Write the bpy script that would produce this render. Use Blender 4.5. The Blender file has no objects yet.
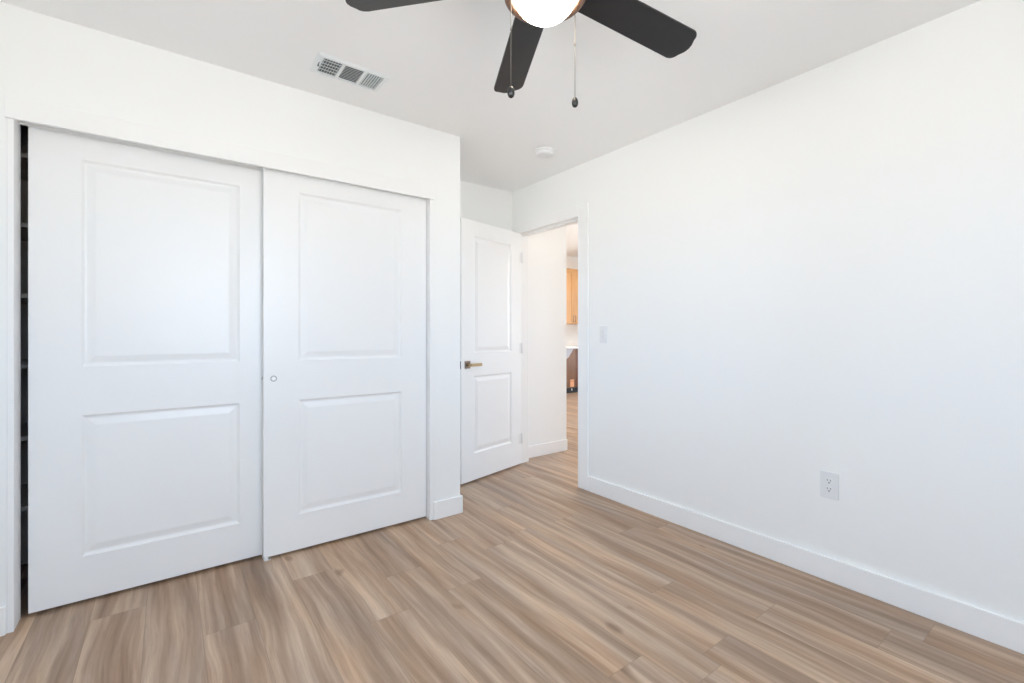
import bpy, bmesh, math, random
from mathutils import Vector, Matrix
PI = math.pi
S = bpy.context.scene
COL = S.collection
random.seed(4)

# ------------------------------------------------------------------ camera
cam_d = bpy.data.cameras.new('camera')
cam_d.sensor_width = 36.0
cam_d.sensor_fit = 'HORIZONTAL'
cam_d.lens = 460.5 / 1024 * 36
cam_d.shift_y = -7.8 / 1024
cam_d.clip_start = 0.02
cam = bpy.data.objects.new('camera', cam_d)
cam.location = (0, 0, 1.162)
cam.rotation_euler = (PI / 2, 0, -0.641)
COL.objects.link(cam)
S.camera = cam

# ------------------------------------------------------------------ view / exposure
S.view_settings.view_transform = 'Standard'
S.view_settings.look = 'None'
S.view_settings.gamma = 1.0
S.view_settings.use_curve_mapping = False
S.view_settings.exposure = 0.36
S.cycles.use_denoising = True
S.cycles.max_bounces = 16
S.cycles.diffuse_bounces = 12
S.cycles.glossy_bounces = 6
S.cycles.transparent_max_bounces = 12
S.cycles.sample_clamp_indirect = 6.0

# ------------------------------------------------------------------ daylight outside the windows
SKY_STRENGTH = 9.0
w = bpy.data.worlds.new('daylight')
S.world = w
w.use_nodes = True
nt = w.node_tree
nt.nodes.clear()
tc = nt.nodes.new('ShaderNodeTexCoord')
sp = nt.nodes.new('ShaderNodeSeparateXYZ')
rp = nt.nodes.new('ShaderNodeValToRGB')
rp.color_ramp.elements[0].position = 0.48
rp.color_ramp.elements[0].color = (0.92, 0.91, 0.87, 1)
rp.color_ramp.elements[1].position = 0.53
rp.color_ramp.elements[1].color = (0.58, 0.765, 1.0, 1)
mm = nt.nodes.new('ShaderNodeMath')
mm.operation = 'MULTIPLY_ADD'
mm.inputs[1].default_value = 0.5
mm.inputs[2].default_value = 0.5
bg = nt.nodes.new('ShaderNodeBackground')
bg.inputs['Strength'].default_value = SKY_STRENGTH
wo = nt.nodes.new('ShaderNodeOutputWorld')
nt.links.new(tc.outputs['Generated'], sp.inputs[0])
nt.links.new(sp.outputs['Z'], mm.inputs[0])
nt.links.new(mm.outputs[0], rp.inputs[0])
nt.links.new(rp.outputs[0], bg.inputs['Color'])
nt.links.new(bg.outputs[0], wo.inputs[0])

# ------------------------------------------------------------------ room dimensions (metres)
ZC = 2.44                 # bedroom ceiling
XL, YR = -0.75, -0.55     # left wall, rear wall
XR = 2.496                # right wall, room face
XH = 2.615                # right wall, hall face
YC = 2.600                # closet wall face
YB = 3.333                # back wall of the alcove
XCC = 1.519               # outer corner of the closet wall
OX0, OX1, OZ = -0.502, 1.322, 2.045   # rough closet opening
DY0, DY1, DZ = 2.496, 3.268, 2.050    # doorway clear opening
HB = 0.111                # baseboard height
ZL = 2.82                 # living room ceiling
YK = 7.16                 # kitchen wall face
XE = 8.4                  # living room far wall
HX = 3.185                # end of the hall wall
HY = 3.360                # face of the hall wall
W1 = (-0.25, 1.05, 0.95, 2.15)    # window in the left wall: y0 y1 z0 z1
W2 = (-0.15, 1.20, 1.00, 2.15)     # window in the rear wall: x0 x1 z0 z1
W3 = (1.6, 5.6, 0.25, 2.45)       # unseen window added to light the hall: y0 y1 z0 z1
W4 = (6.7, 7.9, 0.95, 2.30)       # unseen window added opposite the kitchen for hall light: x0 x1 z0 z1


def portal(name, loc, rot, sx, sy):
    d = bpy.data.lights.new(name, 'AREA')
    d.shape = 'RECTANGLE'
    d.size = sx
    d.size_y = sy
    d.cycles.is_portal = True
    o = bpy.data.objects.new(name, d)
    o.location = loc
    o.rotation_euler = rot
    COL.objects.link(o)
    return o


portal('daylight_portal', (XL - 0.13, (W1[0] + W1[1]) / 2, (W1[2] + W1[3]) / 2), (0, -PI / 2, 0), W1[3] - W1[2], W1[1] - W1[0])
portal('daylight_portal', ((W2[0] + W2[1]) / 2, YR - 0.13, (W2[2] + W2[3]) / 2), (PI / 2, 0, 0), W2[1] - W2[0], W2[3] - W2[2])
portal('daylight_portal', (XE + 0.13, (W3[0] + W3[1]) / 2, (W3[2] + W3[3]) / 2), (0, PI / 2, 0), W3[3] - W3[2], W3[1] - W3[0])
portal('daylight_portal', ((W4[0] + W4[1]) / 2, 0.37, (W4[2] + W4[3]) / 2), (PI / 2, 0, 0), W4[1] - W4[0], W4[3] - W4[2])

GLOBE_STRENGTH = 22.0


def add_warm_fill(loc, power):  # unseen warm lamps without bodies, added to warm the hall and kitchen light
    d_ = bpy.data.lights.new('warm_fill_light', 'AREA')
    d_.shape = 'DISK'
    d_.size = 0.18
    d_.energy = power
    d_.color = (1.0, 0.82, 0.62)
    o = bpy.data.objects.new('warm_fill_light', d_)
    o.location = loc
    COL.objects.link(o)


for lx, ly, pw in ((3.6, 1.6, 4.0), (5.0, 4.6, 10.0), (6.2, 5.6, 10.0)):
    add_warm_fill((lx, ly, 2.815), pw)


# ------------------------------------------------------------------ materials
def new_mat(name):
    m = bpy.data.materials.new(name)
    m.use_nodes = True
    t = m.node_tree
    b = t.nodes['Principled BSDF']
    return m, t, b


def paint(name, col, rough=0.5, metal=0.0, bump=0.0, scale=120.0, spec=0.5, var=0.0):
    m, t, b = new_mat(name)
    b.inputs['Roughness'].default_value = rough
    b.inputs['Metallic'].default_value = metal
    b.inputs['Specular IOR Level'].default_value = spec
    co = t.nodes.new('ShaderNodeTexCoord')
    n = t.nodes.new('ShaderNodeTexNoise')
    n.inputs['Scale'].default_value = scale
    n.inputs['Detail'].default_value = 3
    t.links.new(co.outputs['Object'], n.inputs['Vector'])
    r = t.nodes.new('ShaderNodeValToRGB')
    lo = [c * (1 - var) for c in col]
    hi = [min(1, c * (1 + var)) for c in col]
    r.color_ramp.elements[0].color = (*lo, 1)
    r.color_ramp.elements[1].color = (*hi, 1)
    t.links.new(n.outputs['Fac'], r.inputs[0])
    t.links.new(r.outputs[0], b.inputs['Base Color'])
    if bump:
        bp = t.nodes.new('ShaderNodeBump')
        bp.inputs['Strength'].default_value = bump
        bp.inputs['Distance'].default_value = 0.001
        t.links.new(n.outputs['Fac'], bp.inputs['Height'])
        t.links.new(bp.outputs[0], b.inputs['Normal'])
    return m


M = {}
M['wall'] = paint('wall_paint', (0.888, 0.897, 0.893), 0.55, bump=0.05, scale=160)
M['ceiling'] = paint('ceiling_paint', (0.92, 0.928, 0.93), 0.8, bump=0.05, scale=160)
M['trim'] = paint('trim_paint', (0.895, 0.90, 0.90), 0.35)
M['door'] = paint('door_paint', (0.888, 0.897, 0.90), 0.33)
M['plastic'] = paint('white_plastic', (0.80, 0.81, 0.82), 0.35)
M['vent'] = paint('white_enamel', (0.82, 0.86, 0.87), 0.4)
M['dark'] = paint('dark_void', (0.02, 0.021, 0.022), 0.8)
M['duct'] = paint('duct_metal', (0.12, 0.135, 0.145), 0.6)
M['slot'] = paint('socket_slot', (0.10, 0.10, 0.11), 0.6)
M['blade'] = paint('fan_blade_black', (0.013, 0.012, 0.013), 0.38, scale=30, var=0.15, spec=0.42)
M['bronze'] = paint('oiled_bronze', (0.17, 0.10, 0.07), 0.35, metal=0.8)
M['chain'] = paint('chain_metal', (0.10, 0.09, 0.075), 0.5)
M['bob'] = paint('black_bob', (0.012, 0.012, 0.012), 0.3)
M['brass'] = paint('satin_brass', (0.50, 0.38, 0.22), 0.3, metal=0.9)
M['bronze_rose'] = paint('brushed_bronze', (0.30, 0.23, 0.18), 0.35, metal=0.9)
M['steel'] = paint('satin_steel', (0.45, 0.46, 0.47), 0.3, metal=0.9)
M['melamine'] = paint('closet_melamine', (0.60, 0.56, 0.51), 0.5)
M['counter'] = paint('white_quartz', (0.88, 0.88, 0.88), 0.2, scale=14, var=0.03)
M['black'] = paint('black_toe_kick', (0.008, 0.008, 0.008), 0.5)
M['corner_patch'] = paint('grey_patch', (0.42, 0.42, 0.46), 0.3)
M['tag'] = paint('orange_tag', (0.85, 0.42, 0.22), 0.5)
M['tag_line'] = paint('tag_line', (0.40, 0.14, 0.06), 0.5)
M['white_mark'] = paint('white_mark', (0.8, 0.8, 0.8), 0.5)


def wood(name, c0, c1, rough=0.4):
    m, t, b = new_mat(name)
    co = t.nodes.new('ShaderNodeTexCoord')
    mp = t.nodes.new('ShaderNodeMapping')
    mp.inputs['Scale'].default_value = (22, 22, 1.6)
    n = t.nodes.new('ShaderNodeTexNoise')
    n.inputs['Scale'].default_value = 1.5
    n.inputs['Detail'].default_value = 5
    r = t.nodes.new('ShaderNodeValToRGB')
    r.color_ramp.elements[0].position = 0.3
    r.color_ramp.elements[1].position = 0.7
    r.color_ramp.elements[0].color = (*c0, 1)
    r.color_ramp.elements[1].color = (*c1, 1)
    t.links.new(co.outputs['Object'], mp.inputs[0])
    t.links.new(mp.outputs[0], n.inputs['Vector'])
    t.links.new(n.outputs['Fac'], r.inputs[0])
    t.links.new(r.outputs[0], b.inputs['Base Color'])
    b.inputs['Roughness'].default_value = rough
    return m


M['maple'] = wood('honey_maple', (0.62, 0.33, 0.13), (0.74, 0.44, 0.20))
M['brown_front'] = wood('brown_front', (0.19, 0.085, 0.035), (0.24, 0.11, 0.05), 0.35)
M['red_brown'] = wood('red_brown_wood', (0.15, 0.045, 0.015), (0.19, 0.06, 0.02), 0.4)

# lamp globe: frosted glass lit from inside
m, t, b = new_mat('lit_frosted_glass')
b.inputs['Base Color'].default_value = (0.9, 0.88, 0.84, 1)
b.inputs['Emission Color'].default_value = (1.0, 0.86, 0.70, 1)
b.inputs['Emission Strength'].default_value = GLOBE_STRENGTH
M['globe'] = m

# window glass: thin pane
m = bpy.data.materials.new('window_glass')
m.use_nodes = True
t = m.node_tree
t.nodes.clear()
o_ = t.nodes.new('ShaderNodeOutputMaterial')
mx = t.nodes.new('ShaderNodeMixShader')
tr = t.nodes.new('ShaderNodeBsdfTransparent')
gl = t.nodes.new('ShaderNodeBsdfGlossy')
gl.inputs['Roughness'].default_value = 0.02
fr = t.nodes.new('ShaderNodeFresnel')
fr.inputs['IOR'].default_value = 1.45
t.links.new(fr.outputs[0], mx.inputs[0])
t.links.new(tr.outputs[0], mx.inputs[1])
t.links.new(gl.outputs[0], mx.inputs[2])
t.links.new(mx.outputs[0], o_.inputs[0])
M['glass'] = m


def floor_material():
    """vinyl planks running along the right wall (world y)"""
    m, t, b = new_mat('oak_vinyl_planks')
    L = t.links.new
    PW, PL = 0.181, 1.22

    def math_(op, a, bb=None, c=None):
        n = t.nodes.new('ShaderNodeMath')
        n.operation = op
        for i, v in enumerate((a, bb, c)):
            if v is None:
                continue
            if isinstance(v, (int, float)):
                n.inputs[i].default_value = v
            else:
                L(v, n.inputs[i])
        return n.outputs[0]

    def ramp(fac, stops):
        r = t.nodes.new('ShaderNodeValToRGB')
        e = r.color_ramp.elements
        while len(e) < len(stops):
            e.new(0.5)
        for i, (p, c) in enumerate(stops):
            e[i].position = p
            e[i].color = (*c, 1) if len(c) == 3 else c
        L(fac, r.inputs[0])
        return r.outputs[0]

    def noise(vec, scale, detail=4, rough=0.5, dist=0.0):
        n = t.nodes.new('ShaderNodeTexNoise')
        n.inputs['Scale'].default_value = scale
        n.inputs['Detail'].default_value = detail
        n.inputs['Roughness'].default_value = rough
        n.inputs['Distortion'].default_value = dist
        L(vec, n.inputs['Vector'])
        return n.outputs['Fac']

    def comb(x, y, z):
        n = t.nodes.new('ShaderNodeCombineXYZ')
        for i, v in enumerate((x, y, z)):
            if isinstance(v, (int, float)):
                n.inputs[i].default_value = v
            else:
                L(v, n.inputs[i])
        return n.outputs[0]

    def mix(mode, fac, a, bb):
        n = t.nodes.new('ShaderNodeMix')
        n.data_type = 'RGBA'
        n.blend_type = mode
        if isinstance(fac, (int, float)):
            n.inputs[0].default_value = fac
        else:
            L(fac, n.inputs[0])
        for i, v in ((6, a), (7, bb)):
            if isinstance(v, tuple):
                n.inputs[i].default_value = (*v, 1)
            else:
                L(v, n.inputs[i])
        return n.outputs[2]

    co = t.nodes.new('ShaderNodeTexCoord')
    s = t.nodes.new('ShaderNodeSeparateXYZ')
    L(co.outputs['Object'], s.inputs[0])
    X, Y = s.outputs['X'], s.outputs['Y']
    u = math_('DIVIDE', math_('ADD', X, 10.03), PW)
    row = math_('FLOOR', u)
    wn = t.nodes.new('ShaderNodeTexWhiteNoise')
    wn.noise_dimensions = '1D'
    L(row, wn.inputs['W'])
    v = math_('ADD', math_('DIVIDE', math_('ADD', Y, 10.0), PL), wn.outputs['Value'])
    colm = math_('FLOOR', v)
    wn2 = t.nodes.new('ShaderNodeTexWhiteNoise')
    wn2.noise_dimensions = '2D'
    L(comb(row, colm, 0), wn2.inputs['Vector'])
    rnd = wn2.outputs['Value']
    fu = math_('FRACT', u)
    fv = math_('FRACT', v)
    du = math_('MULTIPLY', math_('MINIMUM', fu, math_('SUBTRACT', 1.0, fu)), PW)
    dv = math_('MULTIPLY', math_('MINIMUM', fv, math_('SUBTRACT', 1.0, fv)), PL)
    seam = math_('LESS_THAN', math_('MINIMUM', du, dv), 0.0011)
    z = math_('MULTIPLY', rnd, 57.0)
    # broad cathedral streaks, fine grain, and soft blotches
    wob = noise(comb(math_('MULTIPLY', X, 2.0), math_('MULTIPLY', Y, 1.1), z), 1.0, 2)
    xs = math_('ADD', X, math_('MULTIPLY', wob, 0.10))
    broad = noise(comb(math_('MULTIPLY', xs, 19.0), math_('MULTIPLY', Y, 0.9), z), 1.0, 3, 0.55)
    fine = noise(comb(math_('MULTIPLY', xs, 95.0), math_('MULTIPLY', Y, 3.0), z), 1.0, 4, 0.6)
    pores = noise(comb(math_('MULTIPLY', X, 260.0), math_('MULTIPLY', Y, 14.0), z), 1.0, 2, 0.5)
    knot = noise(comb(math_('MULTIPLY', X, 9.0), math_('MULTIPLY', Y, 4.5), z), 1.0, 1)
    base = ramp(broad, FLOOR_STOPS)
    tint = ramp(rnd, [(0.0, (0.97, 0.97, 0.98)), (0.35, (1.0, 0.985, 0.965)), (0.7, (1.01, 1.0, 0.98)), (1.0, (1.03, 1.02, 1.0))])
    c = mix('MULTIPLY', 1.0, base, tint)
    hue = noise(comb(math_('MULTIPLY', X, 8.0), math_('MULTIPLY', Y, 1.3), z), 1.0, 2)
    c = mix('MULTIPLY', 1.0, c, ramp(hue, [(0.32, (0.94, 0.985, 1.06)), (0.5, (1.0, 1.0, 1.0)), (0.68, (1.05, 0.99, 0.93))]))
    c = mix('MULTIPLY', 1.0, c, ramp(fine, [(0.28, (0.84, 0.82, 0.80)), (0.6, (1.03, 1.03, 1.03))]))
    c = mix('MULTIPLY', 1.0, c, ramp(pores, [(0.30, (0.90, 0.89, 0.88)), (0.45, (1, 1, 1))]))
    c = mix('MULTIPLY', 1.0, c, ramp(knot, [(0.17, (0.66, 0.62, 0.59)), (0.23, (1, 1, 1))]))
    c = mix('MIX', math_('MULTIPLY', seam, 0.45), c, (0.16, 0.12, 0.09))
    L(c, b.inputs['Base Color'])
    b.inputs['Roughness'].default_value = 0.38
    b.inputs['Specular IOR Level'].default_value = 0.32
    bp = t.nodes.new('ShaderNodeBump')
    bp.inputs['Strength'].default_value = 0.12
    bp.inputs['Distance'].default_value = 0.001
    L(math_('SUBTRACT', fine, math_('MULTIPLY', seam, 1.0)), bp.inputs['Height'])
    L(bp.outputs[0], b.inputs['Normal'])
    return m


FLOOR_STOPS = [(0.28, (0.270, 0.175, 0.116)), (0.42, (0.375, 0.258, 0.178)), (0.54, (0.465, 0.333, 0.238)), (0.72, (0.62, 0.470, 0.350))]
M['floor'] = floor_material()


# ------------------------------------------------------------------ mesh helpers
def new_bm():
    return bmesh.new()


def box(bm, x0, x1, y0, y1, z0, z1, bevel=0.0, seg=2, mat=0):
    vs = [bm.verts.new((x, y, z)) for x in (x0, x1) for y in (y0, y1) for z in (z0, z1)]
    fs = []
    for q in ((0, 1, 3, 2), (4, 6, 7, 5), (0, 4, 5, 1), (2, 3, 7, 6), (0, 2, 6, 4), (1, 5, 7, 3)):
        f = bm.faces.new([vs[i] for i in q])
        f.material_index = mat
        fs.append(f)
    if bevel:
        es = list({e for f in fs for e in f.edges})
        bmesh.ops.bevel(bm, geom=es, offset=bevel, segments=seg, profile=0.5, affect='EDGES')
    return vs


def lathe(bm, prof, n=48, c=(0, 0, 0), axis='z', smooth=True):
    """prof: list of (r, h); closed at the ends where r == 0"""
    rings = []
    for r, h in prof:
        if r < 1e-6:
            p = (c[0], c[1], c[2] + h) if axis == 'z' else ((c[0], c[1] + h, c[2]) if axis == 'y' else (c[0] + h, c[1], c[2]))
            rings.append([bm.verts.new(p)])
            continue
        ring = []
        for i in range(n):
            a = 2 * PI * i / n
            p, q = r * math.cos(a), r * math.sin(a)
            if axis == 'z':
                co = (c[0] + p, c[1] + q, c[2] + h)
            elif axis == 'y':
                co = (c[0] + p, c[1] + h, c[2] + q)
            else:
                co = (c[0] + h, c[1] + p, c[2] + q)
            ring.append(bm.verts.new(co))
        rings.append(ring)
    for a, bq in zip(rings, rings[1:]):
        if len(a) == 1 and len(bq) == 1:
            continue
        for i in range(n):
            j = (i + 1) % n
            if len(a) == 1:
                f = bm.faces.new((a[0], bq[i], bq[j]))
            elif len(bq) == 1:
                f = bm.faces.new((a[i], bq[0], a[j]))
            else:
                f = bm.faces.new((a[i], bq[i], bq[j], a[j]))
            f.smooth = smooth
    for ring in (rings[0], rings[-1]):
        if len(ring) > 1:
            bm.faces.new(ring)


def prism(bm, pts, z0, z1, bevel=0.0):
    """extrude a 2D outline (x, y) from z0 to z1"""
    a = [bm.verts.new((x, y, z0)) for x, y in pts]
    b_ = [bm.verts.new((x, y, z1)) for x, y in pts]
    f0 = bm.faces.new(a)
    f1 = bm.faces.new(b_)
    n = len(pts)
    for i in range(n):
        bm.faces.new((a[i], a[(i + 1) % n], b_[(i + 1) % n], b_[i]))
    if bevel:
        es = list(f0.edges) + list(f1.edges)
        bmesh.ops.bevel(bm, geom=es, offset=bevel, segments=2, profile=0.5, affect='EDGES')


def obj(name, bm, mat, parent=None, matrix=None):
    bmesh.ops.recalc_face_normals(bm, faces=bm.faces[:])
    me = bpy.data.meshes.new(name)
    bm.to_mesh(me)
    bm.free()
    for mm_ in (mat if isinstance(mat, (list, tuple)) else [mat]):
        me.materials.append(mm_)
    o = bpy.data.objects.new(name, me)
    COL.objects.link(o)
    if parent:
        o.parent = parent
    if matrix is not None:
        o.matrix_local = matrix
    return o


def tag(o, label, cat, group=None, kind=None):
    o['label'] = label
    o['category'] = cat
    if group:
        o['group'] = group
    if kind:
        o['kind'] = kind
    return o


def thing(name, label, cat, loc=(0, 0, 0), rotz=0.0, group=None, kind=None):
    o = bpy.data.objects.new(name, None)
    o.empty_display_size = 0.1
    o.location = loc
    o.rotation_euler = (0, 0, rotz)
    COL.objects.link(o)
    return tag(o, label, cat, group, kind)


def struct(name, bm, mat, label, cat):
    return tag(obj(name, bm, mat), label, cat, None, 'structure')


def wall_piece(bm, axis, a0, a1, p0, p1, z0, z1, holes=()):
    """a wall running along `axis` from a0 to a1, p0..p1 thick, with rectangular holes (h0, h1, hz0, hz1)"""
    def b(s0, s1, t0, t1):
        if s1 - s0 < 1e-6 or t1 - t0 < 1e-6:
            return
        if axis == 'x':
            box(bm, s0, s1, p0, p1, t0, t1)
        else:
            box(bm, p0, p1, s0, s1, t0, t1)
    cur = a0
    for h0, h1, hz0, hz1 in sorted(holes):
        b(cur, h0, z0, z1)
        b(h0, h1, z0, hz0)
        b(h0, h1, hz1, z1)
        cur = h1
    b(cur, a1, z0, z1)


# ------------------------------------------------------------------ room shell
bm = new_bm()
box(bm, -1.0, XE + 0.3, -0.9, YK + 0.3, -0.12, 0.0)
struct('floor', bm, M['floor'], 'greige oak plank floor running from the bedroom through the doorway', 'floor')

bm = new_bm()
box(bm, -0.95, XH, YR - 0.15, YB + 0.12, ZC, ZC + 0.1)
struct('ceiling', bm, M['ceiling'], 'flat white bedroom ceiling that carries the dark fan', 'ceiling')

bm = new_bm()
wall_piece(bm, 'y', YR - 0.15, YB, XR, XH, 0, ZL, [(DY0 - 0.02, DY1 + 0.02, 0, DZ + 0.02)])
struct('wall_right', bm, M['wall'], 'long plain white wall on the right with doorway, light switch and outlet', 'wall')

bm = new_bm()
wall_piece(bm, 'x', XL - 0.12, XCC, YC, YC + 0.105, 0, ZC, [(OX0, OX1, 0, OZ)])
box(bm, XCC - 0.105, XCC, YC + 0.105, YB, 0, ZC)
struct('wall_left', bm, M['wall'], 'white wall around and above the sliding closet doors', 'wall')

bm = new_bm()
wall_piece(bm, 'x', XL - 0.12, XR, YB, YB + 0.12, 0, ZC)
struct('wall_back', bm, M['wall'], 'short white wall above and behind the open bedroom door', 'wall')

bm = new_bm()
wall_piece(bm, 'y', YR - 0.15, YB, XL - 0.13, XL, 0, ZC, [W1])
struct('wall_side', bm, M['wall'], 'white bedroom wall with a window facing the plain right wall', 'wall')
bm = new_bm()
wall_piece(bm, 'x', XL, XR, YR - 0.13, YR, 0, ZC, [W2])
struct('wall_rear', bm, M['wall'], 'white bedroom wall with a window facing the closet doors', 'wall')


def window(name, axis, a0, a1, z0, z1, p0, p1, mull, label):
    t_ = thing(name, label, 'window', kind='structure')
    bm = new_bm()
    fw = 0.05

    def b(s0, s1, t0, t1):
        if axis == 'x':
            box(bm, s0, s1, p0, p1, t0, t1, 0.004)
        else:
            box(bm, p0, p1, s0, s1, t0, t1, 0.004)
    b(a0, a1, z0, z0 + fw)
    b(a0, a1, z1 - fw, z1)
    b(a0, a0 + fw, z0 + fw, z1 - fw)
    b(a1 - fw, a1, z0 + fw, z1 - fw)
    for k in range(1, mull):
        c = a0 + (a1 - a0) * k / mull
        b(c - 0.025, c + 0.025, z0 + fw, z1 - fw)
    obj('window_frame', bm, M['trim'], t_)
    bm = new_bm()
    pm = (p0 + p1) / 2
    if axis == 'x':
        box(bm, a0 + fw - .005, a1 - fw + .005, pm - 0.002, pm + 0.002, z0 + fw - .005, z1 - fw + .005)
    else:
        box(bm, pm - 0.002, pm + 0.002, a0 + fw - .005, a1 - fw + .005, z0 + fw - .005, z1 - fw + .005)
    obj('pane', bm, M['glass'], t_)
    return t_


window('window_1', 'y', *W1, XL - 0.12, XL - 0.06, 2, 'white framed sliding window in the bedroom wall facing the plain right wall')
window('window_2', 'x', *W2, YR - 0.12, YR - 0.06, 2, 'white framed sliding window in the bedroom wall facing the closet')

# ---- hall, living room and kitchen beyond the doorway
bm = new_bm()
box(bm, XH, HX, HY, HY + 0.12, 0, ZL)
box(bm, HX - 0.12, HX, HY + 0.12, YK, 0, ZL)
struct('wall_hall', bm, M['wall'], 'white hall wall with baseboard seen through the open doorway', 'wall')
bm = new_bm()
wall_piece(bm, 'x', HX - 0.12, XE + 0.13, YK, YK + 0.12, 0, ZL)
struct('wall_kitchen', bm, M['wall'], 'bright white kitchen wall behind the honey cabinet, far beyond the doorway', 'wall')
bm = new_bm()
wall_piece(bm, 'y', 0.5, YK, XE, XE + 0.13, 0, ZL, [W3])
struct('wall_living', bm, M['wall'], 'white living room wall beyond the doorway, opened for an added wide window', 'wall')
bm = new_bm()
wall_piece(bm, 'x', XH, XE, 0.38, 0.5, 0, ZL, [W4])
struct('wall_hall_near', bm, M['wall'], 'white living room wall opposite the kitchen, opened for an added window', 'wall')
bm = new_bm()
box(bm, XH, XE + 0.13, 0.38, YK + 0.12, ZL, ZL + 0.1)
struct('ceiling_living', bm, M['ceiling'], 'white ceiling of the kitchen and living room beyond the doorway', 'ceiling')
window('added_window_3', 'y', *W3, XE + 0.06, XE + 0.12, 3, 'unseen wide white framed window added beyond the doorway to light the hall')  # added daylight source for the hall and kitchen

window('added_window_4', 'x', *W4, 0.39, 0.45, 3, 'unseen white framed window added opposite the kitchen to light the hall wall')  # added so daylight reaches the hall wall and cabinet fronts

# ------------------------------------------------------------------ baseboards
BT = 0.014


def base_x(bm, x0, x1, yf, s=-1):
    """baseboard along x on a wall face at yf; s = -1: sticks out to -y"""
    y0, y1 = (yf - BT, yf) if s < 0 else (yf, yf + BT)
    box(bm, x0, x1, y0, y1, 0.0, HB, 0.003)


def base_y(bm, y0, y1, xf, s=-1):
    x0, x1 = (xf - BT, xf) if s < 0 else (xf, xf + BT)
    box(bm, x0, x1, y0, y1, 0.0, HB, 0.003)


bm = new_bm()
base_y(bm, YR, DY0 - 0.103, XR)
struct('baseboard_right', bm, M['trim'], 'long square white baseboard along the foot of the right wall', 'baseboard')
bm = new_bm()
base_x(bm, OX1 + 0.004, XCC + BT, YC)
base_y(bm, YC, YB, XCC, 1)
struct('baseboard_left', bm, M['trim'], 'short white baseboard block wrapping the corner right of the closet doors', 'baseboard')
bm = new_bm()
base_x(bm, XL, OX0 - 0.001, YC)
struct('baseboard_closet', bm, M['trim'], 'white baseboard stub left of the closet opening at the frame edge', 'baseboard')
bm = new_bm()
base_x(bm, XCC + BT, XR - 0.001, YB)
struct('baseboard_back', bm, M['trim'], 'white baseboard behind the open bedroom door', 'baseboard')
bm = new_bm()
base_x(bm, XH + 0.016, HX, HY)
struct('baseboard_hall', bm, M['trim'], 'white baseboard under the hall wall seen through the doorway', 'baseboard')

# ------------------------------------------------------------------ closet trim
JT = 0.019
bm = new_bm()   # fascia board covering the door track
box(bm, OX0 - 0.004, OX1 + 0.006, YC - 0.014, YC + 0.004, 1.997, 2.082, 0.002)
struct('trim_1', bm, M['trim'], 'white fascia board across the top of the sliding closet doors', 'trim')
bm = new_bm()   # left and right jamb liners
box(bm, OX0, OX0 + JT, YC - 0.001, YC + 0.105, 0, OZ, 0.002)
struct('trim_2', bm, M['trim'], 'white jamb board at the left side of the closet opening', 'trim')
bm = new_bm()
box(bm, OX1 - JT, OX1, YC - 0.001, YC + 0.105, 0, OZ, 0.002)
struct('trim_3', bm, M['trim'], 'white jamb board at the right side of the closet opening', 'trim')
bm = new_bm()
box(bm, OX0 + JT, OX1 - JT, YC + 0.004, YC + 0.105, OZ - 0.012, OZ)
box(bm, OX0 + JT, OX1 - JT, YC + 0.0845, YC + 0.0880, OZ - 0.035, OZ - 0.012)
struct('trim_4', bm, M['trim'], 'door track hidden behind the closet fascia board', 'trim')

# ------------------------------------------------------------------ bedroom door casing and jamb
bm = new_bm()
CW, CT = 0.102, 0.012


def frame_y(bm, x0, x1, y0, y1, z1, wn_, wf, wt):
    """flat casing around a doorway in a wall that runs along y"""
    box(bm, x0, x1, y0 - wn_, y0, 0, z1 + wt, 0.002)
    box(bm, x0, x1, y1, y1 + wf, 0, z1, 0.002)
    box(bm, x0, x1, y0, y1 + wf, z1, z1 + wt, 0.002)


frame_y(bm, XR - CT, XR, DY0, DY1, DZ, CW, YB - DY1 - 0.001, 0.085)
frame_y(bm, XH, XH + CT + 0.003, DY0, DY1, DZ, CW, HY - DY1 - 0.001, 0.085)
struct('trim_5', bm, M['trim'], 'flat white casing boards around the bedroom doorway', 'trim')
bm = new_bm()
box(bm, XR, XH, DY0 - 0.019, DY0, 0, DZ)
box(bm, XR, XH, DY1, DY1 + 0.019, 0, DZ)
box(bm, XR, XH, DY0 - 0.019, DY1 + 0.019, DZ, DZ + 0.019)
# door stop
box(bm, XR + 0.040, XR + 0.075, DY0, DY0 + 0.011, 0, DZ)
box(bm, XR + 0.040, XR + 0.075, DY1 - 0.011, DY1, 0, DZ)
box(bm, XR + 0.040, XR + 0.075, DY0 + 0.011, DY1 - 0.011, DZ - 0.011, DZ)
struct('trim_6', bm, M['trim'], 'white jamb lining inside the bedroom doorway', 'trim')


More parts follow.
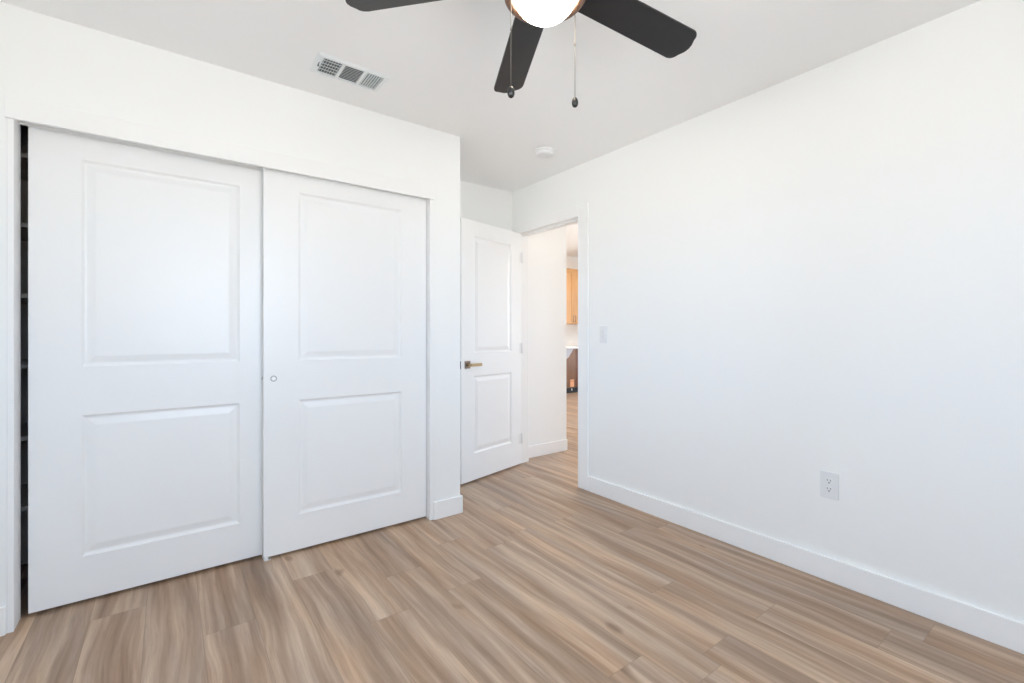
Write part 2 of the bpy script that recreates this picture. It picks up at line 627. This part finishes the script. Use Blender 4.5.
# ------------------------------------------------------------------ panelled doors
def panel_door_bm(wd, h, th, stile, panels):
    """slab with front face at y = 0 (looking to -y), x 0..wd, z 0..h; moulded panels on both faces"""
    bm = new_bm()
    prof = [(0.0, 0.0), (0.004, 0.0035), (0.010, 0.0085), (0.016, 0.0095), (0.022, 0.0085), (0.044, 0.0030), (0.048, 0.0025)]
    xs = [0, stile, wd - stile, wd]
    zs = [0]
    for a, b_ in panels:
        zs += [a, b_]
    zs += [h]
    cells = {(round(a, 5), round(b_, 5)) for a, b_ in panels}
    for side in (0, 1):
        yy = (lambda d: d) if side == 0 else (lambda d: th - d)
        for i in range(3):
            for j in range(len(zs) - 1):
                x0, x1, z0, z1 = xs[i], xs[i + 1], zs[j], zs[j + 1]
                if i == 1 and (round(z0, 5), round(z1, 5)) in cells:
                    prev = None
                    for off, dep in prof:
                        ring = [bm.verts.new(p) for p in ((x0 + off, yy(dep), z0 + off), (x1 - off, yy(dep), z0 + off),
                                                          (x1 - off, yy(dep), z1 - off), (x0 + off, yy(dep), z1 - off))]
                        if prev:
                            for k in range(4):
                                bm.faces.new((prev[k], prev[(k + 1) % 4], ring[(k + 1) % 4], ring[k]))
                        prev = ring
                    bm.faces.new(prev)
                else:
                    bm.faces.new([bm.verts.new(p) for p in ((x0, yy(0), z0), (x1, yy(0), z0), (x1, yy(0), z1), (x0, yy(0), z1))])
    # edges
    for j in range(len(zs) - 1):
        for x in (0, wd):
            bm.faces.new([bm.verts.new(p) for p in ((x, 0, zs[j]), (x, th, zs[j]), (x, th, zs[j + 1]), (x, 0, zs[j + 1]))])
    for i in range(3):
        for z in (0, h):
            bm.faces.new([bm.verts.new(p) for p in ((xs[i], 0, z), (xs[i], th, z), (xs[i + 1], th, z), (xs[i + 1], 0, z))])
    bmesh.ops.remove_doubles(bm, verts=bm.verts[:], dist=1e-5)
    return bm


def finger_pull(parent, x, z, y=0.0):
    bm = new_bm()
    # flanged cup let into the door face; axis along y, opening to -y
    lathe(bm, [(0.0, 0.0045), (0.010, 0.004), (0.0105, -0.0006), (0.0115, -0.0016), (0.0150, -0.0012), (0.0158, 0.001), (0.0150, 0.006), (0.0, 0.006)], 32, (x, y - 0.0002, z), 'y')
    f = obj('finger_pull', bm, M['steel'], parent)
    f['label'] = 'small round satin metal finger pull'
    bm = new_bm()
    lathe(bm, [(0.0, 0.0), (0.0096, 0.0), (0.0096, 0.0016), (0.0, 0.0016)], 28, (x, y + 0.0022, z), 'y')
    obj('pull_cup', bm, M['plastic'], f)


CZ = 0.015
CP = [(0.2015 - CZ, 0.811 - CZ), (1.0195 - CZ, 1.9125 - CZ)]
# left sliding door, on the rear track
d = thing('door_1', 'left white two-panel sliding closet door, beside the narrow dark gap', 'door', (-0.460, 2.695, CZ), kind='structure')
obj('door_panel', panel_door_bm(0.910, 2.005, 0.035, 0.160, CP), M['door'], d)
finger_pull(d, 0.910 - 0.046, 0.930 - CZ)
# right sliding door, on the front track
d = thing('door_2', 'right white two-panel sliding closet door with round finger pull, in front of the other', 'door', (0.390, 2.643, CZ), kind='structure')
obj('door_panel', panel_door_bm(0.909, 2.005, 0.035, 0.165, CP), M['door'], d)
finger_pull(d, 0.046, 0.930 - CZ)

# floor guide where the two doors overlap
g = thing('door_guide', 'tiny white floor guide with grey pin under the closet doors where they meet', 'door guide', (0.406, 2.660, 0.0))
bm = new_bm()
box(bm, -0.016, 0.016, -0.0215, 0.075, 0.0, 0.004, 0.001)
box(bm, -0.014, 0.002, -0.0215, -0.0180, 0.004, 0.024, 0.001)
box(bm, -0.012, 0.012, 0.0200, 0.0325, 0.004, 0.030, 0.0015)
box(bm, -0.012, 0.012, 0.0705, 0.075, 0.004, 0.028, 0.0015)
obj('bracket', bm, M['plastic'], g)
bm = new_bm()
lathe(bm, [(0, 0), (0.0035, 0), (0.0035, 0.012), (0.0025, 0.014), (0, 0.014)], 16, (0.0085, -0.0165, 0.004))
obj('pin', bm, M['steel'], g)

# ------------------------------------------------------------------ open bedroom door (hinged at the far jamb, about 76 degrees open)
TIP = Vector((1.787, 3.0385, 0.015))
HNG = Vector((2.507, 3.220, 0.015))
LW, LT, LH = 0.7425, 0.035, 2.032
ang = math.atan2(HNG.y - TIP.y, HNG.x - TIP.x)
d = thing('door_3', 'open white two-panel bedroom door with bronze lever, leaning into the alcove', 'door', TIP, ang, kind='structure')
DP = [(0.222 - 0.015, 0.830 - 0.015), (1.010 - 0.015, 1.925 - 0.015)]
obj('door_panel', panel_door_bm(LW, LH, LT, 0.138, DP), M['door'], d)
HZ = 0.922 - 0.015
HXl = 0.062
bm = new_bm()
box(bm, HXl - 0.029, HXl + 0.029, -0.008, 0.0, HZ - 0.029, HZ + 0.029, 0.002)
h = obj('door_handle', bm, M['bronze_rose'], d)
h['label'] = 'bronze square rose of the lever handle'
bm = new_bm()
lathe(bm, [(0.0, -0.050), (0.0105, -0.050), (0.0105, -0.008), (0.0, -0.008)], 24, (HXl, 0, HZ), 'y')
box(bm, HXl - 0.011, HXl + 0.108, -0.060, -0.046, HZ - 0.0115, HZ + 0.0115, 0.003)
o = obj('lever', bm, M['brass'], h)
o['label'] = 'satin brass lever'
bm = new_bm()   # rose and lever on the other face
box(bm, HXl - 0.029, HXl + 0.029, LT, LT + 0.008, HZ - 0.029, HZ + 0.029, 0.002)
h = obj('door_handle', bm, M['bronze_rose'], d)
bm = new_bm()
lathe(bm, [(0.0, 0.0), (0.0105, 0.0), (0.0105, 0.042), (0.0, 0.042)], 24, (HXl, LT + 0.008, HZ), 'y')
box(bm, HXl - 0.011, HXl + 0.118, LT + 0.046, LT + 0.060, HZ - 0.0095, HZ + 0.0095, 0.003)
obj('lever', bm, M['brass'], h)
bm = new_bm()
box(bm, -0.0012, 0.001, 0.005, 0.030, HZ - 0.029, HZ + 0.029, 0.0004)
box(bm, -0.009, -0.001, 0.011, 0.024, HZ - 0.008, HZ + 0.008, 0.0015)
o = obj('latch', bm, M['slot'], d)
o['label'] = 'dark latch plate on the door edge'
for hz in (0.22, 1.02, 1.82):
    bm = new_bm()
    lathe(bm, [(0, -0.046), (0.004, -0.046), (0.0062, -0.044), (0.0062, 0.044), (0.004, 0.046), (0, 0.046)], 16, (LW + 0.005, -0.003, hz))
    box(bm, LW - 0.028, LW + 0.003, -0.0012, 0.0002, hz - 0.043, hz + 0.043)
    obj('hinge', bm, M['plastic'], d)

# ------------------------------------------------------------------ closet shelving in the dark gap at the left
c = thing('closet_shelving', 'dark closet shelf tower glimpsed in the narrow gap left of the sliding doors', 'shelf', (-0.745, 2.86, 0))
CSW, CSD = 0.60, 0.43
for x in (0.0, CSW - 0.018):
    bm = new_bm()
    box(bm, x, x + 0.018, 0, CSD, 0, 2.10, 0.001)
    obj('side_panel', bm, M['melamine'], c)
bm = new_bm()
box(bm, 0.018, CSW - 0.018, CSD + 0.001, CSD + 0.009, 0.02, 2.10)
obj('back_panel', bm, M['melamine'], c)
for z in (1.935, 1.633, 1.325, 1.022, 0.708, 0.404):
    bm = new_bm()
    box(bm, 0.018, CSW - 0.018, 0.001, CSD, z - 0.009, z + 0.009, 0.001)
    obj('shelf', bm, M['melamine'], c)

# ------------------------------------------------------------------ light switch and outlet on the right wall
s_ = thing('light_switch', 'white rocker light switch on the right wall beside the doorway', 'light switch', (XR, 2.248, 1.157))
bm = new_bm()
box(bm, -0.006, 0, -0.0355, 0.0355, -0.061, 0.061, 0.0025, 3)
obj('wall_plate', bm, M['plastic'], s_)
bm = new_bm()
box(bm, -0.0072, -0.004, -0.0175, 0.0175, -0.0345, 0.0345, 0.001)
f = obj('switch_frame', bm, M['plastic'], s_)
bm = new_bm()
vs = [(-0.0075, -0.0162, -0.0332), (-0.0075, 0.0162, -0.0332), (-0.0120, 0.0162, 0.0332), (-0.0120, -0.0162, 0.0332)]
a = [bm.verts.new(v) for v in vs]
b2 = [bm.verts.new((-0.004, v[1], v[2])) for v in vs]
bm.faces.new(a)
bm.faces.new(b2)
for k in range(4):
    bm.faces.new((a[k], a[(k + 1) % 4], b2[(k + 1) % 4], b2[k]))
obj('rocker', bm, M['plastic'], f)
for z in (-0.048, 0.048):
    bm = new_bm()
    lathe(bm, [(0, -0.0068), (0.0028, -0.0068), (0.0032, -0.006), (0, -0.0055)], 14, (0, 0, z), 'x')
    obj('screw', bm, M['plastic'], s_)

s_ = thing('wall_outlet', 'white duplex power outlet low on the right wall above the baseboard', 'outlet', (XR, 0.844, 0.449))
bm = new_bm()
box(bm, -0.006, 0, -0.0385, 0.0385, -0.062, 0.062, 0.0025, 3)
obj('wall_plate', bm, M['plastic'], s_)
for z in (-0.0195, 0.0195):
    bm = new_bm()
    pts = []
    for k in range(40):
        a_ = 2 * PI * k / 40
        y_, z_ = 0.0172 * math.cos(a_), 0.0172 * math.sin(a_)
        pts.append((y_, max(-0.0135, min(0.0135, z_))))
    vb = [bm.verts.new((-0.0078, p, z + q)) for p, q in pts]
    vt = [bm.verts.new((-0.004, p, z + q)) for p, q in pts]
    bm.faces.new(vb)
    bm.faces.new(vt)
    for k in range(40):
        bm.faces.new((vb[k], vb[(k + 1) % 40], vt[(k + 1) % 40], vt[k]))
    r_ = obj('receptacle', bm, M['plastic'], s_)
    bm = new_bm()
    box(bm, -0.0081, -0.0060, -0.0078, -0.0052, z + 0.0005, z + 0.0085)
    box(bm, -0.0081, -0.0060, 0.0052, 0.0078, z + 0.0005, z + 0.0085)
    lathe(bm, [(0, -0.0081), (0.0032, -0.0081), (0.0032, -0.006), (0, -0.006)], 14, (0, 0, z - 0.0068), 'x')
    obj('slots', bm, M['slot'], r_)
bm = new_bm()
lathe(bm, [(0, -0.0068), (0.0028, -0.0068), (0.0032, -0.006), (0, -0.0055)], 14, (0, 0, 0), 'x')
obj('screw', bm, M['plastic'], s_)

# ------------------------------------------------------------------ smoke detector
s_ = thing('smoke_detector', 'round white smoke detector on the ceiling near the doorway', 'smoke detector', (2.105, 2.44, ZC))
bm = new_bm()
lathe(bm, [(0, 0), (0.069, 0), (0.070, -0.003), (0.070, -0.010), (0.068, -0.012), (0, -0.012)], 56)
obj('base_plate', bm, M['plastic'], s_)
bm = new_bm()
lathe(bm, [(0, -0.012), (0.063, -0.012), (0.065, -0.015), (0.064, -0.026), (0.060, -0.033), (0.052, -0.037), (0.030, -0.0385), (0, -0.039)], 56)
obj('cover', bm, M['plastic'], s_)
bm = new_bm()
lathe(bm, [(0, -0.0385), (0.010, -0.0385), (0.0095, -0.041), (0, -0.0415)], 24, (0.018, -0.012, 0))
obj('test_button', bm, M['plastic'], s_)

# ------------------------------------------------------------------ ceiling register
v = thing('ceiling_vent', 'white three-section air register in the ceiling above the closet doors', 'air vent', (0.7175, 2.285, ZC))
VW, VD = 0.345, 0.185
bm = new_bm()
zb = -0.009
inner = (-0.136, 0.136, -0.060, 0.060)
hx, hy = VW / 2, VD / 2
bars = [(-0.136, -0.056), (-0.040, 0.040), (0.056, 0.136)]
# flange: bevelled rim plus dividers
rim = [(hx, hy, 0.0), (hx - 0.004, hy - 0.004, -0.003), (hx - 0.012, hy - 0.012, zb), (0.142, 0.068, zb), (0.142, 0.068, -0.001)]
prev = None
for rx, ry, rz in rim:
    ring = [bm.verts.new(p) for p in ((-rx, -ry, rz), (rx, -ry, rz), (rx, ry, rz), (-rx, ry, rz))]
    if prev:
        for k in range(4):
            bm.faces.new((prev[k], prev[(k + 1) % 4], ring[(k + 1) % 4], ring[k]))
    prev = ring
for x0, x1 in ((-0.058, -0.044), (0.044, 0.058)):
    box(bm, x0, x1, -0.068, 0.068, zb, -0.001)
obj('frame', bm, M['vent'], v)
bm = new_bm()
box(bm, -0.144, 0.144, -0.070, 0.070, -0.0015, -0.0004)
obj('duct_opening', bm, M['duct'], v)


def slats(name, x0, x1, along, n, tilt, wd, cross=0):
    bm = new_bm()
    for k in range(n):
        s = (k + 0.5) / n
        ca, sa = math.cos(tilt) * wd / 2, math.sin(tilt) * wd / 2
        if along == 'y':
            c_ = x0 + (x1 - x0) * s
            q = [(c_ - ca, -0.068, -0.0055 - sa), (c_ + ca, -0.068, -0.0055 + sa), (c_ + ca, 0.068, -0.0055 + sa), (c_ - ca, 0.068, -0.0055 - sa)]
        else:
            c_ = -0.068 + 0.136 * s
            q = [(x0, c_ - ca, -0.0055 - sa), (x0, c_ + ca, -0.0055 + sa), (x1, c_ + ca, -0.0055 + sa), (x1, c_ - ca, -0.0055 - sa)]
        nrm = (Vector(q[1]) - Vector(q[0])).cross(Vector(q[2]) - Vector(q[1])).normalized() * 0.0004
        a1 = [bm.verts.new(Vector(p) + nrm) for p in q]
        a2 = [bm.verts.new(Vector(p) - nrm) for p in q]
        bm.faces.new(a1)
        bm.faces.new(a2)
        for i in range(4):
            bm.faces.new((a1[i], a1[(i + 1) % 4], a2[(i + 1) % 4], a2[i]))
    for k in range(cross):
        c_ = -0.068 + 0.136 * (k + 1) / (cross + 1)
        box(bm, x0, x1, c_ - 0.0022, c_ + 0.0022, -0.0032, -0.0018)
    obj(name, bm, M['vent'], v)


slats('louvers', -0.142, -0.058, 'y', 7, 1.0, 0.0072, 4)
slats('louvers', -0.044, 0.044, 'x', 10, 0.42, 0.0120)
slats('louvers', 0.058, 0.142, 'y', 7, -1.1, 0.0078)
bm = new_bm()
box(bm, -0.154, -0.150, -0.022, 0.014, zb - 0.001, zb + 0.002, 0.0008)
box(bm, -0.1535, -0.1505, -0.010, -0.002, zb - 0.012, zb, 0.0008)
o = obj('damper_lever', bm, M['slot'], v)
for x in (-0.158, 0.152):
    bm = new_bm()
    lathe(bm, [(0, -0.0006), (0.003, -0.0006), (0.0036, 0.0003), (0, 0.0006)], 12, (x, 0.0, zb + 0.0018))
    obj('screw', bm, M['vent'], v)

# ------------------------------------------------------------------ ceiling fan
FX, FY = 0.906, 1.047
fan = thing('ceiling_fan', 'dark five-blade ceiling fan with lit round globe and two pull chains', 'ceiling fan', (FX, FY, ZC))
z0 = ZC


def Z(a):
    return a - ZC


bm = new_bm()
lathe(bm, [(0, 0), (0.075, 0), (0.078, -0.004), (0.078, -0.040), (0.070, -0.052), (0.055, -0.058), (0, -0.058)], 48)
obj('canopy', bm, M['bronze'], fan)
bm = new_bm()
lathe(bm, [(0, -0.056), (0.080, -0.056), (0.110, -0.066), (0.128, -0.086), (0.132, -0.110), (0.132, -0.150), (0.118, -0.176), (0.066, -0.188), (0, -0.188)], 56)
obj('motor_housing', bm, M['bronze'], fan)
bm = new_bm()
lathe(bm, [(0, -0.189), (0.070, -0.189), (0.072, -0.195), (0.072, -0.232), (0.095, -0.240), (0.118, -0.246), (0.1235, -0.252), (0.1235, -0.268),
           (0.119, -0.274), (0.098, -0.274), (0.098, -0.262), (0, -0.262)], 64)
lk = obj('light_kit', bm, M['bronze'], fan)
bm = new_bm()
prof = [(0, Z(2.187)), (0.094, Z(2.187))]
for k in range(0, 15):
    a_ = (PI / 2) * k / 14
    prof.append((0.0965 * math.cos(a_) if k < 14 else 0.0, Z(2.186) - 0.082 * math.sin(a_)))
lathe(bm, prof, 56)
o = obj('globe', bm, M['globe'], lk)
o['label'] = 'glowing frosted white globe'

BZ = Z(2.2418)
DROOP = 0.056
AZ = [-7.42, 64.58, 136.58, 208.58, 280.58]
PITCH = math.radians(-12.2)
outline = []
R0, R1 = 0.112, 0.627


def blade_outline():
    pts = []
    hw0, hw1 = 0.0575, 0.0645
    # root (rounded), one long side, tip with rounded corners, the other side
    for k in range(7):
        a_ = PI * (1.5 - k / 6 * 0.5)
        pts.append((R0 + 0.03 + 0.03 * math.cos(a_), -hw0 + 0.03 + 0.03 * math.sin(a_)))
    for k in range(7):
        a_ = PI * (1.0 - k / 6 * 0.5)
        pts.append((R0 + 0.03 + 0.03 * math.cos(a_), hw0 - 0.03 + 0.03 * math.sin(a_)))
    rc = 0.030
    n = 8
    for k in range(n + 1):
        a_ = PI / 2 - PI / 2 * k / n
        pts.append((R1 - 0.014 - rc + rc * math.cos(a_) * 1.0, hw1 - rc + rc * math.sin(a_)))
    for k in range(1, 8):
        s = k / 8
        y_ = (hw1 - rc) * (1 - 2 * s)
        pts.append((R1 - 0.014 + 0.014 * (1 - (1 - 2 * s) ** 2), y_))
    for k in range(n + 1):
        a_ = -PI / 2 * k / n
        pts.append((R1 - 0.014 - rc + rc * math.cos(a_), -hw1 + rc + rc * math.sin(a_)))
    return pts


bl_me = None
for k, az in enumerate(AZ):
    if bl_me is None:
        bm = new_bm()
        prism(bm, blade_outline(), -0.003, 0.003, 0.001)
        b_o = obj('blade', bm, M['blade'], fan)
        bl_me = b_o.data
        bm = new_bm()
        # blade iron: arm from the motor to a plate screwed on the blade
        prism(bm, [(0.070, -0.016), (0.115, -0.016), (0.135, -0.036), (0.190, -0.030), (0.203, 0.0), (0.190, 0.030), (0.135, 0.036), (0.115, 0.016), (0.070, 0.016)], 0.0032, 0.0075, 0.0008)
        for yy in (-0.02, 0.02):
            lathe(bm, [(0, -0.0052), (0.004, -0.0050), (0.0055, -0.003), (0, -0.003)], 12, (0.152, yy, 0))
        i_o = obj('blade_iron', bm, M['bronze'], b_o)
        ir_me = i_o.data
    else:
        b_o = bpy.data.objects.new('blade', bl_me)
        COL.objects.link(b_o)
        b_o.parent = fan
        i_o = bpy.data.objects.new('blade_iron', ir_me)
        COL.objects.link(i_o)
        i_o.parent = b_o
    b_o.matrix_local = Matrix.Translation((0, 0, BZ)) @ Matrix.Rotation(math.radians(az), 4, 'Z') @ Matrix.Rotation(DROOP, 4, 'Y') @ Matrix.Rotation(PITCH, 4, 'X')


def pull_chain(wx, wy, ztop, zbob, zmid):
    x, y = wx - FX, wy - FY
    bm = new_bm()
    lathe(bm, [(0, Z(zbob) + 0.012), (0.0011, Z(zbob) + 0.012), (0.0011, Z(ztop)), (0, Z(ztop))], 10, (x, y, 0))
    # little arm out of the switch housing
    L_ = math.hypot(x, y)
    n = 10
    dx, dy = x / L_, y / L_
    px, py = -dy, dx
    zt = Z(ztop)
    r1, r2 = [], []
    for i in range(n):
        a_ = 2 * PI * i / n
        oa, ob = 0.0035 * math.cos(a_), 0.0035 * math.sin(a_)
        r1.append(bm.verts.new((dx * 0.07 + px * oa, dy * 0.07 + py * oa, zt + ob)))
        r2.append(bm.verts.new((x + dx * 0.004 + px * oa, y + dy * 0.004 + py * oa, zt + ob)))
    for i in range(n):
        bm.faces.new((r1[i], r1[(i + 1) % n], r2[(i + 1) % n], r2[i]))
    bm.faces.new(r2)
    bm.faces.new(r1)
    # connector bead
    lathe(bm, [(0, 0.007), (0.0018, 0.005), (0.0024, 0), (0.0018, -0.005), (0, -0.007)], 10, (x, y, Z(zmid)))
    ch = obj('pull_chain', bm, M['chain'], fan)
    bm = new_bm()
    lathe(bm, [(0, 0.0165), (0.0045, 0.0155), (0.0088, 0.009), (0.0103, 0.001), (0.0100, -0.006), (0.0075, -0.0125), (0.003, -0.0155), (0, -0.016)], 24, (x, y, Z(zbob)))
    obj('bob', bm, M['bob'], ch)


pull_chain(0.769, 1.0355, 2.205, 1.838, 2.014)
pull_chain(1.040, 1.0577, 2.205, 1.900, 2.085)

# ------------------------------------------------------------------ kitchen far beyond the doorway
SX = 6.695      # meeting line of the two upper doors
UY, UZ0, UZ1 = 6.85, 1.365, 2.475


def shaker(bm, x0, x1, y, z0, z1, th=0.02, st=0.057, rec=0.009):
    box(bm, x0, x0 + st, y, y + th, z0, z1, 0.0015)
    box(bm, x1 - st, x1, y, y + th, z0, z1, 0.0015)
    box(bm, x0 + st, x1 - st, y, y + th, z0, z0 + st, 0.0015)
    box(bm, x0 + st, x1 - st, y, y + th, z1 - st, z1, 0.0015)
    box(bm, x0 + st, x1 - st, y + rec, y + th, z0 + st, z1 - st)


def bar_pull(bm, x, y, z0, z1):
    lathe(bm, [(0, z0), (0.006, z0), (0.006, z1), (0, z1)], 12, (x, y - 0.03, 0))
    for z in (z0 + 0.02, z1 - 0.02):
        lathe(bm, [(0, -0.03), (0.004, -0.03), (0.004, 0.0), (0, 0.0)], 10, (x, y, z), 'y')


u = thing('wall_cabinet', 'honey coloured wood wall cabinet on the kitchen wall seen through the doorway', 'cabinet', (SX, UY, 0))
bm = new_bm()
box(bm, -0.455, 0.455, 0.021, YK - UY, UZ0, UZ1, 0.002)
box(bm, -0.46, 0.46, -0.012, YK - UY, UZ1, UZ1 + 0.02, 0.003)
obj('body', bm, M['maple'], u)
for sgn in (-1, 1):
    bm = new_bm()
    x0, x1 = sorted((sgn * 0.0015, sgn * 0.452))
    shaker(bm, x0, x1, 0.0, UZ0 + 0.004, UZ1 - 0.006)
    dd = obj('door', bm, M['maple'], u)
    bm = new_bm()
    bar_pull(bm, sgn * 0.032, 0.0, UZ0 + 0.03, UZ0 + 0.175)
    obj('handle', bm, M['bronze_rose'], dd)

BY = 6.54
BX = 6.455      # joint between the two base units
b_ = thing('base_cabinet', 'brown fronted kitchen base unit with orange tag, seen through the doorway', 'cabinet', (BX, BY, 0))
bm = new_bm()
box(bm, -0.60, -0.001, 0.021, YK - BY - 0.03, 0.10, 0.868)
obj('body', bm, M['brown_front'], b_)
bm = new_bm()
box(bm, -0.597, -0.004, 0.0, 0.020, 0.105, 0.866, 0.003)
fp = obj('front_panel', bm, M['brown_front'], b_)
bm = new_bm()
prism(bm, [(-0.30, 0.866), (-0.30, 0.64), (-0.20, 0.70), (-0.065, 0.866)], 0, 0.0015)  # pale grey triangle on the front panel
o = obj('corner_patch', bm, M['corner_patch'], fp, Matrix.Translation((0, -0.0002, 0)) @ Matrix.Rotation(PI / 2, 4, 'X'))
o['label'] = 'pale grey patch over the upper corner'
bm = new_bm()
box(bm, -0.155, -0.052, -0.002, -0.0003, 0.118, 0.262)
tg = obj('tag', bm, M['tag'], fp)
tg['label'] = 'pale orange tag'
bm = new_bm()
box(bm, -0.155, -0.052, -0.0026, -0.0020, 0.224, 0.232)
obj('tag_stripe', bm, M['tag_line'], tg)
bm = new_bm()
box(bm, -0.60, -0.001, 0.012, 0.035, 0.0, 0.098)
tk = obj('toe_kick', bm, M['black'], b_)
bm = new_bm()
box(bm, -0.112, -0.088, 0.0105, 0.0122, 0.045, 0.085)
obj('mark', bm, M['white_mark'], tk)

b_ = thing('base_cabinet', 'dark reddish brown base cabinet right of the orange tagged unit in the kitchen', 'cabinet', (BX, BY, 0))
bm = new_bm()
box(bm, 0.001, 0.90, 0.021, YK - BY - 0.03, 0.10, 0.868)
obj('body', bm, M['red_brown'], b_)
for x0, x1 in ((0.003, 0.448), (0.452, 0.897)):
    bm = new_bm()
    shaker(bm, x0, x1, 0.0, 0.108, 0.84)
    obj('door', bm, M['red_brown'], b_)
bm = new_bm()
box(bm, 0.001, 0.90, 0.030, 0.05, 0.0, 0.10)
obj('toe_kick', bm, M['black'], b_)

bm = new_bm()
box(bm, BX - 1.3, BX + 1.1, BY - 0.025, YK, 0.87, 0.908, 0.003)
tag(obj('countertop', bm, M['counter']), 'white kitchen countertop over the brown base units', 'countertop')
